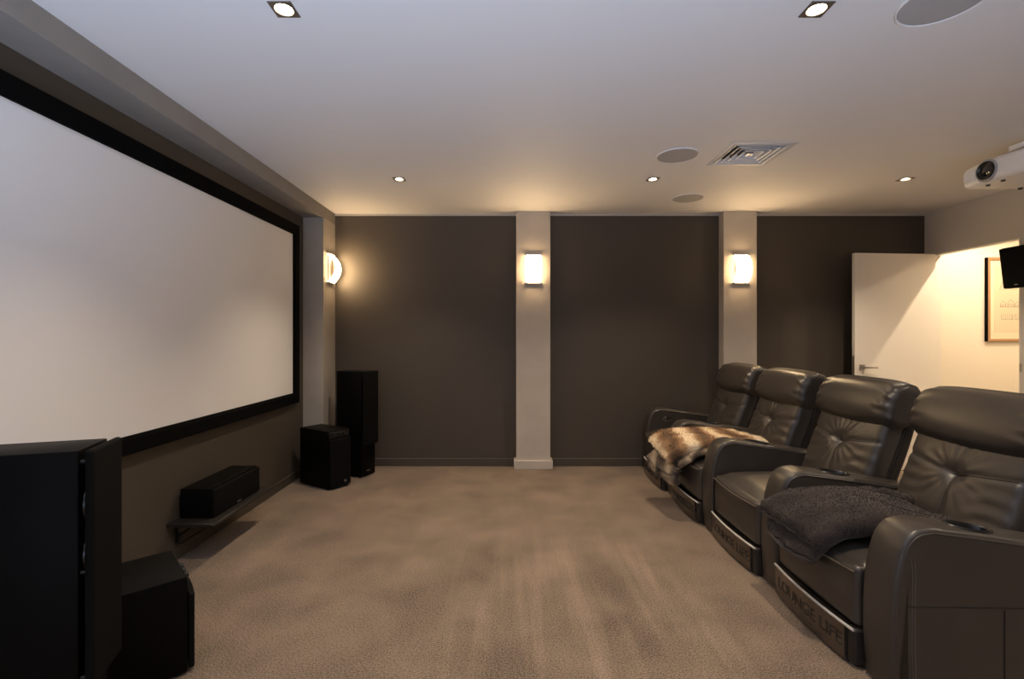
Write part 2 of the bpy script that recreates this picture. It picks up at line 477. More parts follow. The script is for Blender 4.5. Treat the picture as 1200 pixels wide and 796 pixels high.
def round_speaker(x, y, r, label):
    t = thing('ceiling_speaker', label, 'speaker', (x, y, H), 0, 'round ceiling speakers')
    obj('rim', lathe(bmesh.new(), [(r - .008, -.001), (r - .007, -.007), (r - .002, -.008), (r, -.005), (r, .0)], 64), M['white_plastic'], t)
    obj('grille', lathe(bmesh.new(), [(0, -.0065), (r * .6, -.0063), (r - .009, -.005), (r - .0075, -.001), (r - .0075, 0)], 64), M['speaker_grille'], t)
round_speaker(1.128, 3.246, .138, 'round flush ceiling speaker beside the square air vent')
round_speaker(1.564, 4.241, .136, 'round flush ceiling speaker closest to the back wall')
round_speaker(1.575, 1.755, .140, 'large round ceiling speaker at the top right of the photo')

t = thing('air_vent', 'square white ceiling air vent with stepped louvres', 'vent', ((VX0 + VX1) / 2, (VY0 + VY1) / 2, H))
def sq_ring(bm, r0, z0, r1, z1, th=.003):
    vs = []
    for (r, z) in ((r0, z0), (r1, z1), (r1, z1 + th), (r0, z0 + th)):
        vs.append([bm.verts.new((sx * r, sy * r, z)) for sx, sy in ((-1, -1), (1, -1), (1, 1), (-1, 1))])
    for a in range(4):
        A, Bq = vs[a], vs[(a + 1) % 4]
        for k in range(4): bm.faces.new((A[k], A[(k + 1) % 4], Bq[(k + 1) % 4], Bq[k]))
bm = bmesh.new(); sq_ring(bm, .205, -.004, .178, -.007, .004); sq_ring(bm, .178, -.007, .172, .02, .003)
obj('frame', bm, M['vent_white'], t, 0)
for r in (.150, .115, .080, .045):
    bm = bmesh.new(); sq_ring(bm, r + .014, -.008, r - .002, .022, .002); sq_ring(bm, r + .020, -.009, r + .014, -.008, .002)
    obj('louvre', bm, M['vent_white'], t, 0)
obj('centre_plate', B(-.022, .022, -.022, .022, -.006, 0), M['vent_white'], t, 0)
bm = bmesh.new(); box(bm, -.179, .179, -.179, .179, .10, .105); sq_ring(bm, .1775, .022, .1775, .10, .001)
obj('duct', bm, M['vent_dark'], t, 0)

# ------------------------------------------------------------------ wall sconces: bowed glass between chrome clips
def sconce(loc, rz, label):
    t = thing('wall_sconce', label, 'wall lamp', loc, rz, 'bowed glass wall sconces')
    w, h, dp = .150, .270, .070        # local: faces -y
    bm = bmesh.new(); n = 20; prof = []
    for k in range(n + 1):
        a = -1 + 2 * k / n
        z = a * h / 2; y = -.012 - dp * (1 - abs(a) ** 2.1)
        prof.append((y, z))
    out = [bm.verts.new((-w / 2, y, z)) for y, z in prof]; out2 = [bm.verts.new((w / 2, y, z)) for y, z in prof]
    inn = [bm.verts.new((-w / 2, y + .005, z * .985)) for y, z in prof]; inn2 = [bm.verts.new((w / 2, y + .005, z * .985)) for y, z in prof]
    for k in range(n):
        bm.faces.new((out[k], out[k + 1], out2[k + 1], out2[k])); bm.faces.new((inn[k], inn2[k], inn2[k + 1], inn[k + 1]))
        bm.faces.new((out[k], inn[k], inn[k + 1], out[k + 1])); bm.faces.new((out2[k], out2[k + 1], inn2[k + 1], inn2[k]))
    bm.faces.new((out[0], out2[0], inn2[0], inn[0])); bm.faces.new((out[n], inn[n], inn2[n], out2[n]))
    ins = set(inn + inn2)
    for f in bm.faces:
        if all(v in ins for v in f.verts): f.material_index = 1
    obj('glass_shade', bm, [M['glow_glass'], M['glow_inner']], t)
    for s in (-1, 1):
        bm = bmesh.new()
        box(bm, -w / 2 - .006, w / 2 + .006, -.022, 0, s * (h / 2 + .004) - .004, s * (h / 2 + .004) + .004, bev=.001, seg=1)
        box(bm, -w / 2 - .006, -w / 2 + .010, -.024, -.018, s * (h / 2 - .008) - .010, s * (h / 2 - .008) + .010)
        box(bm, w / 2 - .010, w / 2 + .006, -.024, -.018, s * (h / 2 - .008) - .010, s * (h / 2 - .008) + .010)
        obj('clip_rail', bm, M['brushed'], t, 0)
    obj('back_plate', B(-.055, .055, -.012, 0, -.118, .118, bev=.003, seg=1), M['brushed'], t)
sconce((.2315, 4.687, 1.938), 0, 'lit bowed glass sconce on the middle column')
sconce((2.2375, 4.687, 1.938), 0, 'lit bowed glass sconce on the column behind the recliners')
sconce((XF, 4.66, 1.938), PI / 2, 'lit bowed glass sconce on the corner pier by the screen')

# ------------------------------------------------------------------ speakers
def tower(loc, rz, label):
    """local: front faces -y, x across, origin at the centre of the front face"""
    t = thing('tower_speaker', label, 'speaker', loc, rz, 'black tower speakers either side of the screen')
    w, dp, h = .182, .30, .964
    obj('cabinet', B(-w / 2, w / 2, 0, dp, .012, h, bev=.004), M['black_wood'], t)
    for x in (-.075, .075):
        for y in (.03, .26): obj('foot', lathe(bmesh.new(), [(0, 0), (.010, 0), (.012, .012), (0, .012)], 16, Matrix.Translation((x, y, 0))), M['black_plastic'], t)
    g = obj('grille', rbox(.196, .022, .672, .010, (4, 1, 8), lambda q: Vector((q.x, q.y - .026, q.z + .630))), M['black_cloth'], t)
    for x in (-.075, .075):
        for z in (.325, .62, .93): obj('grille_peg', tube(bmesh.new(), [(x, 0, z), (x, -.018, z)], .006, 10), M['black_plastic'], t)
    R = Matrix.Rotation(PI / 2, 4, 'X')
    for z, r in ((.80, .066), (.655, .066)):
        wf = obj('woofer', lathe(bmesh.new(), [(0, -.010), (.018, -.006), (r - .018, -.0005), (r - .012, .003), (r - .006, .004), (r - .006, 0)], 36, Matrix.Translation((0, 0, z)) @ R), M['black_plastic'], t)
        obj('ring', lathe(bmesh.new(), [(r - .007, 0), (r - .006, .005), (r - .001, .004), (r, 0)], 36, Matrix.Translation((0, 0, z)) @ R), M['ring_metal'], wf)
    obj('tweeter', lathe(bmesh.new(), [(0, .008), (.008, .006), (.013, .001), (.04, .003), (.045, 0)], 32, Matrix.Translation((0, 0, .90)) @ R), M['black_plastic'], t)
    obj('badge', B(-.02, .02, -.002, 0, .050, .058), M['badge'], t, 0)
    return t
def ang_from_normal(nx, ny):   # local -y maps onto (nx, ny)
    return math.atan2(nx, -ny)
tower(((-1.338 - 1.26) / 2, (4.37 + 4.534) / 2, 0), ang_from_normal(.905, -.43), 'slim black tower speaker in the back left corner under the sconce')
tower(((-1.195 - 1.255) / 2, (1.34 + 1.51) / 2, 0), ang_from_normal(.943, .333), 'large black tower speaker nearest the viewer at the left edge')

def subwoofer(loc, rz, w, dp, h, label, badge):
    t = thing('subwoofer', label, 'subwoofer', loc, rz, 'black subwoofers on the carpet')
    obj('cabinet', B(-w / 2, w / 2, 0, dp, .01, h, bev=.005), M['black_wood'], t)
    for x in (-w / 2 + .03, w / 2 - .03):
        for y in (.03, dp - .03): obj('foot', lathe(bmesh.new(), [(0, 0), (.014, 0), (.016, .010), (0, .010)], 16, Matrix.Translation((x, y, 0))), M['black_plastic'], t)
    gh = h - .085
    def bow(q):
        return Vector((q.x, q.y - .013 - .012 * (1 - (2 * q.x / w) ** 2), q.z + .015 + gh / 2))
    obj('grille', rbox(w - .006, .020, gh, .008, (10, 1, 6), bow), M['black_cloth'], t)
    obj('control_panel', B(-w / 2 + .01, w / 2 - .01, -.006, 0, h - .062, h - .012, bev=.002, seg=1), M['black_plastic'], t)
    R = Matrix.Rotation(PI / 2, 4, 'X')
    for x in (-.05, 0, .05):
        obj('dial', lathe(bmesh.new(), [(0, .016), (.011, .016), (.013, .006), (.013, 0)], 20, Matrix.Translation((x, -.006, h - .037)) @ R), M['black_plastic'], t)
    if badge:
        obj('badge', lathe(bmesh.new(), [(0, .003), (.010, .003), (.011, 0)], 20, Matrix.Translation((w * .18, -.033, .055)) @ R), M['badge'], t)
    return t
# far one: front corner (-1.511,4.021) to (-1.396,4.20)
subwoofer(((-1.511 - 1.39) / 2, (4.021 + 4.205) / 2, 0), ang_from_normal(.845, -.535), .220, .38, .49, 'boxy black subwoofer beside the slim far tower', True)
# near one: front from (-1.22,1.834) to (-1.449,2.077)
subwoofer(((-1.22 - 1.443) / 2, (1.834 + 2.065) / 2, 0), ang_from_normal(.72, .694), .320, .34, .371, 'boxy black subwoofer tucked behind the near tower speaker', False)

t = thing('wall_shelf', 'dark floating shelf holding the centre speaker under the screen', 'shelf', (XL, 3.05, .232))
obj('board', B(0, .265, -.345, .345, -.020, 0, bev=.002, seg=1), M['dark_shelf'], t)
for y in (-.26, .26):
    bm = bmesh.new()
    box(bm, 0, .018, y - .013, y + .013, -.135, -.020); box(bm, 0, .20, y - .013, y + .013, -.032, -.020)
    tube(bm, [(.010, y, -.105), (.105, y, -.028)], .008, 8)
    obj('bracket', bm, M['black_plastic'], t, 0)
t = thing('centre_speaker', 'long black centre speaker lying on the shelf below the screen', 'speaker', (XL + .02, 3.048, .232))
obj('cabinet', B(0, .175, -.258, .258, 0, .170, bev=.004), M['black_wood'], t)
obj('grille', rbox(.020, .510, .160, .008, (1, 8, 4), lambda q: q + Vector((.186, 0, .084))), M['black_cloth'], t)
obj('badge', B(.196, .1975, -.02, .02, .012, .020), M['badge'], t, 0)

# surround speaker on the right wall near the doorway
t = thing('surround_speaker', 'small black surround speaker bracketed on the right wall by the doorway', 'speaker', (XR, 3.70, 1.82))
tilt = Matrix.Translation((-.155, 0, .005)) @ Matrix.Rotation(math.radians(-7), 4, 'Y')
bm = B(-.09, .09, -.10, .10, -.16, .16, bev=.008); bmesh.ops.transform(bm, matrix=tilt, verts=bm.verts)
obj('cabinet', bm, M['black_wood'], t)
bm = rbox(.018, .196, .312, .008, (1, 5, 7), lambda q: tilt @ (q + Vector((-.099, 0, 0)))); obj('grille', bm, M['black_cloth'], t)
bm = B(-.1095, -.108, -.015, .010, -.135, -.128); bmesh.ops.transform(bm, matrix=tilt, verts=bm.verts); obj('badge', bm, M['badge'], t, 0)
bm = bmesh.new(); box(bm, -.012, 0, -.03, .03, -.22, -.08, bev=.002, seg=1); tube(bm, [(-.008, 0, -.12), (-.055, 0, -.11), (-.075, 0, -.06)], .010, 10)
obj('bracket', bm, M['grey_plastic'], t)

# ------------------------------------------------------------------ projector on its ceiling mount
px0, py0, pz0 = 2.875, 2.855, 2.205
t = thing('projector', 'white video projector hanging from the ceiling above the recliners', 'projector', (px0, py0, pz0))
def proj_fn(q):
    # rounded front that bows towards the screen and thins at the far end
    x, y, z = q
    if x < 0: x -= .020 * (1 - (y / .215) ** 2)
    f = 1 - .16 * max(0, (abs(y) - .11) / .105) ** 2
    return Vector((x + .175, y, z * f + .068))
obj('body', rbox(.35, .43, .136, .028, (8, 12, 4), proj_fn), M['white_plastic'], t)
RY = Matrix.Rotation(-PI / 2, 4, 'Y')
lz = Matrix.Translation((-.0205, .038, .070)) @ RY
obj('lens_surround', lathe(bmesh.new(), [(.066, -.006), (.066, .002), (.062, .006), (.055, .006), (.052, .002), (.052, -.006)], 40, lz), M['grey_plastic'], t)
obj('lens_barrel', lathe(bmesh.new(), [(.053, -.006), (.053, .012), (.048, .013), (.041, .004), (.034, .003), (.034, -.004)], 40, lz), M['black_plastic'], t)
obj('lens_glass', lathe(bmesh.new(), [(0, .009), (.018, .007), (.033, .002), (.034, -.004)], 40, lz), M['lens'], t)
obj('front_grille', B(-.018, .05, .115, .19, .040, .098, bev=.003, seg=1), M['white_plastic'], t)
for y in (-.15, -.05, .10, .16): obj('top_vent', B(.05, .30, y - .018, y + .018, .1338, .1365), M['grey_plastic'], t, 0)
for x, y in ((.035, .085), (.035, -.005), (.30, .15), (.30, -.15)): obj('foot', lathe(bmesh.new(), [(0, -.008), (.010, -.008), (.012, .006), (0, .006)], 16, Matrix.Translation((x, y, 0))), M['black_plastic'], t)
t = thing('ceiling_mount', 'white ceiling bracket carrying the projector', 'mount', (px0 + .24, py0 - .02, H))
pt = pz0 + .1365 - H
obj('ceiling_plate', lathe(bmesh.new(), [(0, 0), (.050, 0), (.048, -.012), (.03, -.020), (0, -.020)], 32), M['white_plastic'], t)
bm = bmesh.new(); tube(bm, [(0, 0, -.018), (0, 0, pt + .045)], .022, 20)
obj('pole', bm, M['white_plastic'], t)
bm = bmesh.new(); box(bm, -.145, .055, -.045, .045, pt + .040, pt + .072, bev=.004, seg=1)
for sx, sy in ((-.15, .13), (.07, .13), (-.15, -.13), (.07, -.13)):
    tube(bm, [(sx * .5, sy * .30, pt + .050), (sx * .9, sy * .9, pt + .034), (sx, sy, pt + .012), (sx, sy, pt + .001)], .009, 8)
obj('spider_arm', bm, M['white_plastic'], t)

# ------------------------------------------------------------------ framed picture in the hallway
t = thing('framed_picture', 'oak framed pen drawing of old buildings on the hallway wall', 'picture', (5.02, YB, 1.651))
W2, H2 = .30, .413
bm = bmesh.new()
def pframe(bm, w, h, b, d0, d1):
    for a in ((-w, w, -d1, -d0, h - b, h), (-w, w, -d1, -d0, -h, -h + b), (-w, -w + b, -d1, -d0, -h + b, h - b), (w - b, w, -d1, -d0, -h + b, h - b)): box(bm, *a)
pframe(bm, W2, H2, .022, .008, .034)
obj('frame', bm, M['wood_frame'], t, 0)
bm = bmesh.new(); pframe(bm, W2 + .006, H2 + .002, .012, .001, .032); obj('frame_edge', bm, M['black_frame'], t, 0)
obj('mat_board', B(-W2 + .02, W2 - .02, -.014, -.008, -H2 + .02, H2 - .02), M['mat_board'], t, 0)
obj('print', B(-W2 + .08, W2 - .08, -.0155, -.014, -H2 + .085, H2 - .075), M['paper'], t, 0)
bm = bmesh.new(); rnd = random.Random(3)
def ink(x0, z0, x1, z1, r=.0014): tube(bm, [(x0, -.016, z0), (x1, -.016, z1)], r, 4)
for bx, bz, bwid, bh in ((-.16, -.075, .05, .06), (-.09, -.075, .06, .075), (-.02, -.075, .05, .05), (.06, -.075, .07, .06)):
    ink(bx, bz, bx, bz + bh * .6); ink(bx + bwid, bz, bx + bwid, bz + bh * .6); ink(bx, bz + bh * .6, bx + bwid / 2, bz + bh); ink(bx + bwid, bz + bh * .6, bx + bwid / 2, bz + bh)
    ink(bx - .01, bz, bx + bwid + .01, bz, .002)
    for k in range(5): xx = bx + bwid * (k + .5) / 5; ink(xx, bz, xx, bz + bh * .45, .001)
for bx in (-.15, -.02):
    ink(bx, -.20, bx + .11, -.20, .002); ink(bx, -.15, bx + .11, -.15); ink(bx, -.20, bx, -.15); ink(bx + .11, -.20, bx + .11, -.15)
    for k in range(6): ink(bx + .02 * k, -.20, bx + .02 * k, -.16, .001)
for bx in (-.17, -.06): ink(bx, .10, bx + .04, .20); ink(bx + .04, .20, bx + .06, .10); ink(bx, .10, bx + .06, .10)
obj('drawing', bm, M['ink'], t, 0)

# ------------------------------------------------------------------ recliners
SW = .555          # clear seat width
AW = .160          # armrest width
PITCH = SW + AW
REC = math.radians(20)
BX, BZ = .505, .36     # foot of the back's front face (local x depth, z)
def back_pt(n, y, s):
    """n: distance behind the back's front plane, s: distance up the back"""
    return Vector((BX + s * math.sin(REC) + n * math.cos(REC), y, BZ + s * math.cos(REC) - n * math.sin(REC)))
BW = .549; BH = .53; TS = .335        # back cushion width/height, tuft height
def seam_z(y): return TS + .045 * (abs(y) / (BW / 2)) ** 1.3
def cushion_n(y, s):
    """front surface offset: crown, tuft, grooves along the seams, creases"""
    u = 2 * y / BW; v = (s - BH / 2) / (BH / 2)
    n = -.030 * max(0, 1 - u * u) ** .7 * max(0, 1 - v * v) ** .6
    r = math.hypot(y, (s - TS))
    n += .024 * math.exp(-(r / .045) ** 2)
    if abs(y) < BW / 2: n += .007 * math.exp(-((s - seam_z(y)) / .011) ** 2)
    if s < TS: n += .007 * math.exp(-(y / .011) ** 2)
    a = math.atan2(s - TS, y)
    n += .0045 * math.sin(7 * a + 1.3) * math.sin(11 * a) * math.exp(-((r - .09) / .07) ** 2)
    n += .0028 * math.sin(95 * s + 18 * y + 6 * math.sin(9 * y)) * math.exp(-((abs(y) - .20) / .07) ** 2) * math.exp(-((s - .22) / .16) ** 2)
    return n
def build_recliner(label):
    t = thing('recliner', label, 'recliner', (0, 0, 0), 0, 'leather recliners in one joined row')
    le, ld = M['leather'], M['leather_dark']
    # base under the seat
    obj('base', B(.012, .74, -SW / 2 + .004, SW / 2 - .004, .012, .24, bev=.006), ld, t)
    # seat cushion
    def seat_fn(q):
        x, y, z = q
        u = 2 * y / SW; v = x / .28
        if z > 0: z += .030 * max(0, 1 - u * u) ** .8 * max(0, 1 - v * v) ** .6
        if x < 0: x -= .022 * max(0, 1 - u * u)
        if z > 0: z -= .040 * max(0, (-x - .17) / .12) ** 2
        z += .0022 * math.sin(55 * y + 9 * x) * math.exp(-((x - .05) / .12) ** 2)
        return Vector((x + .275, y, z + .337))
    sc = obj('seat_cushion', rbox(.56, SW - .006, .15, .035, (22, 22, 4), seat_fn), le, t)
    # leg-rest panel at the front, softly bowed
    def panel_fn(q):
        x, y, z = q
        u = 2 * y / SW; v = z / .115
        if x < 0: x -= .026 * max(0, 1 - u * u) ** .8 * max(0, 1 - v * v) ** .5
        return Vector((x + .022, y, z + .276))
    fp = obj('leg_rest_panel', rbox(.075, SW - .012, .235, .022, (4, 18, 12), panel_fn), le, t)
    bm = bmesh.new()
    pts = [(-.0185 - .025 * max(0, 1 - (2 * y / SW) ** 2), y, .372) for y in [(-SW / 2 + .012) + (SW - .024) * k / 24 for k in range(25)]]
    tube(bm, pts, .0045, 8)
    obj('piping', bm, M['piping'], fp)
    # polished kick plate with bright top strip and lettering
    def kx(y): return -.030 - .018 * max(0, 1 - (2 * y / SW) ** 2)
    kb = bmesh.new(); ys = [(-SW / 2 + .050) + (SW - .054) * k / 20 for k in range(21)]
    col = []
    for y in ys:
        x = kx(y); col.append([kb.verts.new(p) for p in ((x, y, .014), (x, y, .150), (x + .035, y, .150), (x + .035, y, .014))])
    for a, b in zip(col, col[1:]):
        for k in range(4): kb.faces.new((a[k], a[(k + 1) % 4], b[(k + 1) % 4], b[k]))
    kb.faces.new(col[0]); kb.faces.new(col[-1][::-1])
    kp = obj('kick_plate', kb, M['kick'], t)
    bm = bmesh.new(); tube(bm, [(kx(y) - .001, y, .153) for y in [(-SW / 2 + .004) + (SW - .008) * k / 24 for k in range(25)]], .0055, 8)
    tr = obj('trim_strip', bm, M['bright_trim'], kp); tr['label'] = 'bright chrome strip'
    tb = text_mesh('LOUNGE LIFE', .072, 1.06)
    for v in tb.verts:
        ty = -v.co.x - .0 + .012
        v.co = Vector((kx(ty) - .0012 - v.co.z, ty, .082 + v.co.y))
    obj('lettering', tb, M['letters'], kp, 0)
    bm = rbox(.06, .046, .14, .012, (2, 2, 4), lambda q: q + Vector((.002, -SW / 2 + .026, .084)))
    obj('side_cover', bm, ld, t)
    # back cushion
    def cush_fn(q):
        n, y, z = q.x + .055, q.y, q.z + BH / 2
        if q.x < 0: n += cushion_n(y, z)
        return back_pt(n, y, z)
    bc = obj('back_cushion', rbox(.11, BW, BH, .030, (3, 52, 48), cush_fn), le, t, 60)
    for s in (-1, 1):
        ys = [s * (.004 + (BW / 2 - .030) * k / 20) for k in range(21)]
        obj('seam', tube(bmesh.new(), [back_pt(cushion_n(y, seam_z(y)) - .0005, y, seam_z(y)) for y in ys], .0025, 6), M['seam'], bc)
    bm = bmesh.new(); tube(bm, [back_pt(cushion_n(0, TS - z) - .0005, 0, TS - z) for z in [.004 + .27 * k / 20 for k in range(21)]], .0025, 6)
    obj('seam', bm, M['seam'], bc)
    # shell: dark rear panel and side wings
    def shell_fn(q):
        n, y, z = q.x + .115, q.y, q.z + .33
        n += .020 * math.sin(PI * min(1, max(0, z / .66)))
        return back_pt(n, y, z)
    bs = obj('back_shell', rbox(.065, BW - .004, .68, .024, (3, 8, 14), shell_fn), ld, t)
    for s in (-1, 1):
        obj('piping', tube(bmesh.new(), [back_pt(.082 + .020 * math.sin(PI * z / .66), s * (BW / 2 - .003), z) for z in [.02 + .60 * k / 20 for k in range(21)]], .004, 8), ld, bs)
    # head roll
    hw = .612
    def head_fn(q):
        n, y, z = q
        u = 2 * y / hw
        n *= max(.30, (1 - min(1, abs(z) / .128) ** 2.6)) ** .5
        n2 = n - (.012 * (1 - u * u) if n < 0 else 0)
        # bows: lower edge sags in the middle, gathers near the ends
        z2 = z - (.026 * (1 - u * u) if z < 0 else -.014 * (1 - u ** 4))
        g = math.exp(-((abs(u) - .88) / .16) ** 2)
        n2 += .0035 * g * math.sin(75 * z + 30 * abs(y) + 4 * math.sin(14 * z)) * (1 if n < 0 else .4)
        s = z2 + .60
        lean = .10 * max(0, z2 + .02) ** 2 / .1
        return back_pt(n2 + .034 + lean, y, s)
    obj('headrest', rbox(.182, hw, .25, .048, (8, 40, 20), head_fn, nr=6), le, t, 60)
    return t

def arm_outline():
    front = catmull([(.004, 0, .014), (-.008, 0, .14), (-.010, 0, .28), (-.002, 0, .40), (.015, 0, .49), (.040, 0, .556), (.080, 0, .594), (.140, 0, .606)], 5)
    top = [Vector((.140 + .56 * k / 14, 0, .604 - .080 * (k / 14) ** 1.15)) for k in range(1, 15)]
    back = catmull([(.70, 0, .524), (.725, 0, .505), (.735, 0, .46), (.735, 0, .30), (.735, 0, .014)], 4)[1:]
    bot = [Vector((.735 - .731 * k / 8, 0, .014)) for k in range(1, 8)]
    return front + top + back + bot
OUT = arm_outline()
def off(pts, d):
    n = len(pts); r = []
    for i in range(n):
        t_ = (pts[(i + 1) % n] - pts[i - 1]).normalized()
        nrm = Vector((t_.z, 0, -t_.x))       # inward for this winding
        r.append(pts[i] + nrm * d)
    return r
def arm_surface_z(x):
    return .604 if x < .14 else .604 - .080 * ((x - .14) / .56) ** 1.15
CUPX = .325
def build_arm(parent, y0):
    """soft armrest, centre line at local y=0, placed at y0"""
    bm = bmesh.new(); w = AW / 2 - .005; r = .018
    rings = []
    def ring(d, y): rings.append([bm.verts.new(p + Vector((0, y, 0))) for p in off(OUT, d)])
    steps = 6
    prof = [(.046, w + .001), (r + .008, w + .0005)] + [(r * (1 - math.sin(a)), w - r * (1 - math.cos(a))) for a in [PI / 2 * k / steps for k in range(steps + 1)]]
    prof = [(d, y) for d, y in prof]
    for d, y in prof: ring(max(d, 0), y)
    for y in (.025, 0, -.025): ring(-.0035, y)
    for d, y in prof[::-1]: ring(max(d, 0), -y)
    n = len(OUT)
    for a, b in zip(rings, rings[1:]):
        for k in range(n): bm.faces.new((a[k], a[(k + 1) % n], b[(k + 1) % n], b[k]))
    bm.faces.new(rings[0]); bm.faces.new(rings[-1][::-1])
    bmesh.ops.triangulate(bm, faces=[f for f in bm.faces if len(f.verts) > 4])
    a = obj('armrest', bm, M['leather'], None, 35)
    # sink the oval cup well
    slope = math.atan2(arm_surface_z(CUPX + .05) - arm_surface_z(CUPX - .05), .10)
    top = Vector((CUPX, 0, arm_surface_z(CUPX) + .004))
    Mx = Matrix.Translation(top) @ Matrix.Rotation(-slope, 4, 'Y') @ Matrix.Diagonal((1.0, .62, 1, 1))
    cb = bmesh.new(); lathe(cb, [(0, -.055), (.072, -.055), (.072, .03), (0, .03)], 40, Mx)
    cut = obj('cup_cutter', cb, M['leather'], None, 0)
    md = a.modifiers.new('cup', 'BOOLEAN'); md.object = cut; md.operation = 'DIFFERENCE'; md.solver = 'EXACT'
    dg = bpy.context.evaluated_depsgraph_get(); dg.update()
    me = bpy.data.meshes.new_from_object(a.evaluated_get(dg))
    a.modifiers.clear(); a.data = me; me.name = 'armrest'
    bpy.data.objects.remove(cut)
    smooth_by_angle(me, 35)
    a.parent = parent; a.location = (0, y0, 0)
    obj('cup_holder', lathe(bmesh.new(), [(0, -.050), (.060, -.050), (.069, -.044), (.0705, .000), (.074, .0035), (.080, .0035), (.083, .000), (.0715, -.002)], 44, Mx), M['black_plastic'], a)
    nf = 8 * 5 + 10
    for s in (-1, 1):
        bm = bmesh.new()
        tube(bm, [p + Vector((0, s * (w - .0012), 0)) for p in off(OUT, .017)[:50]], .0045, 8)
        obj('piping', bm, M['leather'], a)
    obj('base_strip', B(.012, .70, -w + .014, w - .014, .001, .0135), M['brushed'], a, 0)
    return a
def arm_outer_seams(a):
    y = -(AW / 2 - .005) - .0016
    for e in (0, .010):
        obj('edge_seam', tube(bmesh.new(), catmull([(.066 + e, y, .02), (.060 + e, y, .20), (.062 + e, y, .40), (.060 + e, y, .475), (.050 + e, y, .505), (.018 + e * .4, y + .002, .535 + e * .6)], 5), .0014, 6), M['stitch'], a)
    obj('panel_seam', tube(bmesh.new(), [(.045, y, .333), (.72, y, .323)], .0028, 6), M['seam'], a)
    obj('panel_seam', tube(bmesh.new(), [(.385, y, .32), (.385, y, .02)], .0028, 6), M['seam'], a)

YC = [2.13, 2.13 + PITCH, 2.13 + 2 * PITCH, 2.13 + 3 * PITCH]
X0 = [1.352, 1.338, 1.312, 1.300]
LBL = ['brown leather recliner nearest the viewer with a dark plush throw on its seat',
       'brown leather recliner with a bare seat, between the two recliners holding throws',
       'brown leather recliner with a striped faux fur throw over its seat',
       'farthest brown leather recliner, against the back wall with round chrome buttons']
r0 = build_recliner(LBL[0])
arm = build_arm(r0, -PITCH / 2)
recl = [r0]
for k in (1, 2, 3): recl.append(dup(r0, (X0[k], YC[k], 0), LBL[k]))
r0.location = (X0[0], YC[0], 0)
arm_outer_seams(arm)            # only the end of the row shows its outer side
far_arm = dup_part([c for c in recl[3].children if c.name.startswith('armrest')][0], recl[3], (0, PITCH / 2, 0))
# chrome control ring with two buttons on the far arm's inner face
bm = bmesh.new(); RX = Matrix.Translation((.19, -AW / 2 + .005, .505)) @ Matrix.Diagonal((1.35, 1, .85, 1)) @ Matrix.Rotation(PI / 2, 4, 'X')
lathe(bm, [(.020, 0), (.022, .006), (.030, .006), (.033, 0)], 32, RX)
obj('control_ring', bm, M['chrome'], far_arm)['label'] = 'chrome control ring'
for dx in (-.013, .013): obj('button', lathe(bmesh.new(), [(0, .008), (.007, .007), (.010, 0)], 16, Matrix.Translation((.19 + dx, -AW / 2 + .005, .505)) @ Matrix.Rotation(PI / 2, 4, 'X')), M['chrome'], far_arm)

# ------------------------------------------------------------------ throws
def bez_grid(G, u, v):
    """Catmull-Rom patch through a grid of points; u along rows, v along columns"""
    def cr(P, t):
        n = len(P) - 1; x = min(max(t, 0), 1) * n; i = min(int(x), n - 1); f = x - i
        p0 = P[i - 1] if i > 0 else P[i] * 2 - P[i + 1]
        p1, p2 = P[i], P[i + 1]
        p3 = P[i + 2] if i + 2 <= n else P[i + 1] * 2 - P[i]
        return .5 * ((2 * p1) + (p2 - p0) * f + (2 * p0 - 5 * p1 + 4 * p2 - p3) * f * f + (3 * p1 - p0 - 3 * p2 + p3) * f ** 3)
    return cr([cr(row, v) for row in G], u)
def soft_sheet(bm, G, th, nu=40, nv=30, amp=.006, seed=1, org=Vector((0, 0, 0))):
    G = [[Vector(p) - org for p in row] for row in G]
    rn = random.Random(seed); ph = [rn.uniform(0, 6.28) for _ in range(8)]
    top = []; bot = []
    for i in range(nu + 1):
        ru, rb = [], []
        for j in range(nv + 1):
            u = .5 - .5 * math.cos(PI * i / nu); v = .5 - .5 * math.cos(PI * j / nv)
            p = bez_grid(G, u, v)
            e = 1e-3
            du = bez_grid(G, min(u + e, 1), v) - bez_grid(G, max(u - e, 0), v)
            dv = bez_grid(G, u, min(v + e, 1)) - bez_grid(G, u, max(v - e, 0))
            n = du.cross(dv).normalized()
            if n.z < 0: n = -n
            du_, dv_ = du.normalized(), dv.normalized()
            eu = min(u, 1 - u) * 2; ev = min(v, 1 - v) * 2
            k = (1 - (1 - min(1, eu / .16)) ** 2) ** .5 * (1 - (1 - min(1, ev / .16)) ** 2) ** .5
            w = amp * (math.sin(9 * u + 5 * v + ph[0]) + math.sin(14 * v - 6 * u + ph[1]) + .6 * math.sin(23 * u + ph[2]) * math.sin(19 * v + ph[3])) * .5
            jit = du_ * .003 * math.sin(30 * v + ph[4]) + dv_ * .003 * math.sin(27 * u + ph[5])
            ru.append(p + n * (th / 2 * k + w) + jit); rb.append(p - n * (th / 2 * k) + n * w * .5 + jit)
        top.append(ru); bot.append(rb)
    tv = [[bm.verts.new(p) for p in r] for r in top]
    bv = [[(tv[i][j] if i in (0, nu) or j in (0, nv) else bm.verts.new(bot[i][j])) for j in range(nv + 1)] for i in range(nu + 1)]
    for i in range(nu):
        for j in range(nv):
            bm.faces.new((tv[i][j], tv[i + 1][j], tv[i + 1][j + 1], tv[i][j + 1]))
            bm.faces.new((bv[i][j], bv[i][j + 1], bv[i + 1][j + 1], bv[i + 1][j]))
    bmesh.ops.remove_doubles(bm, verts=bm.verts, dist=1e-5)
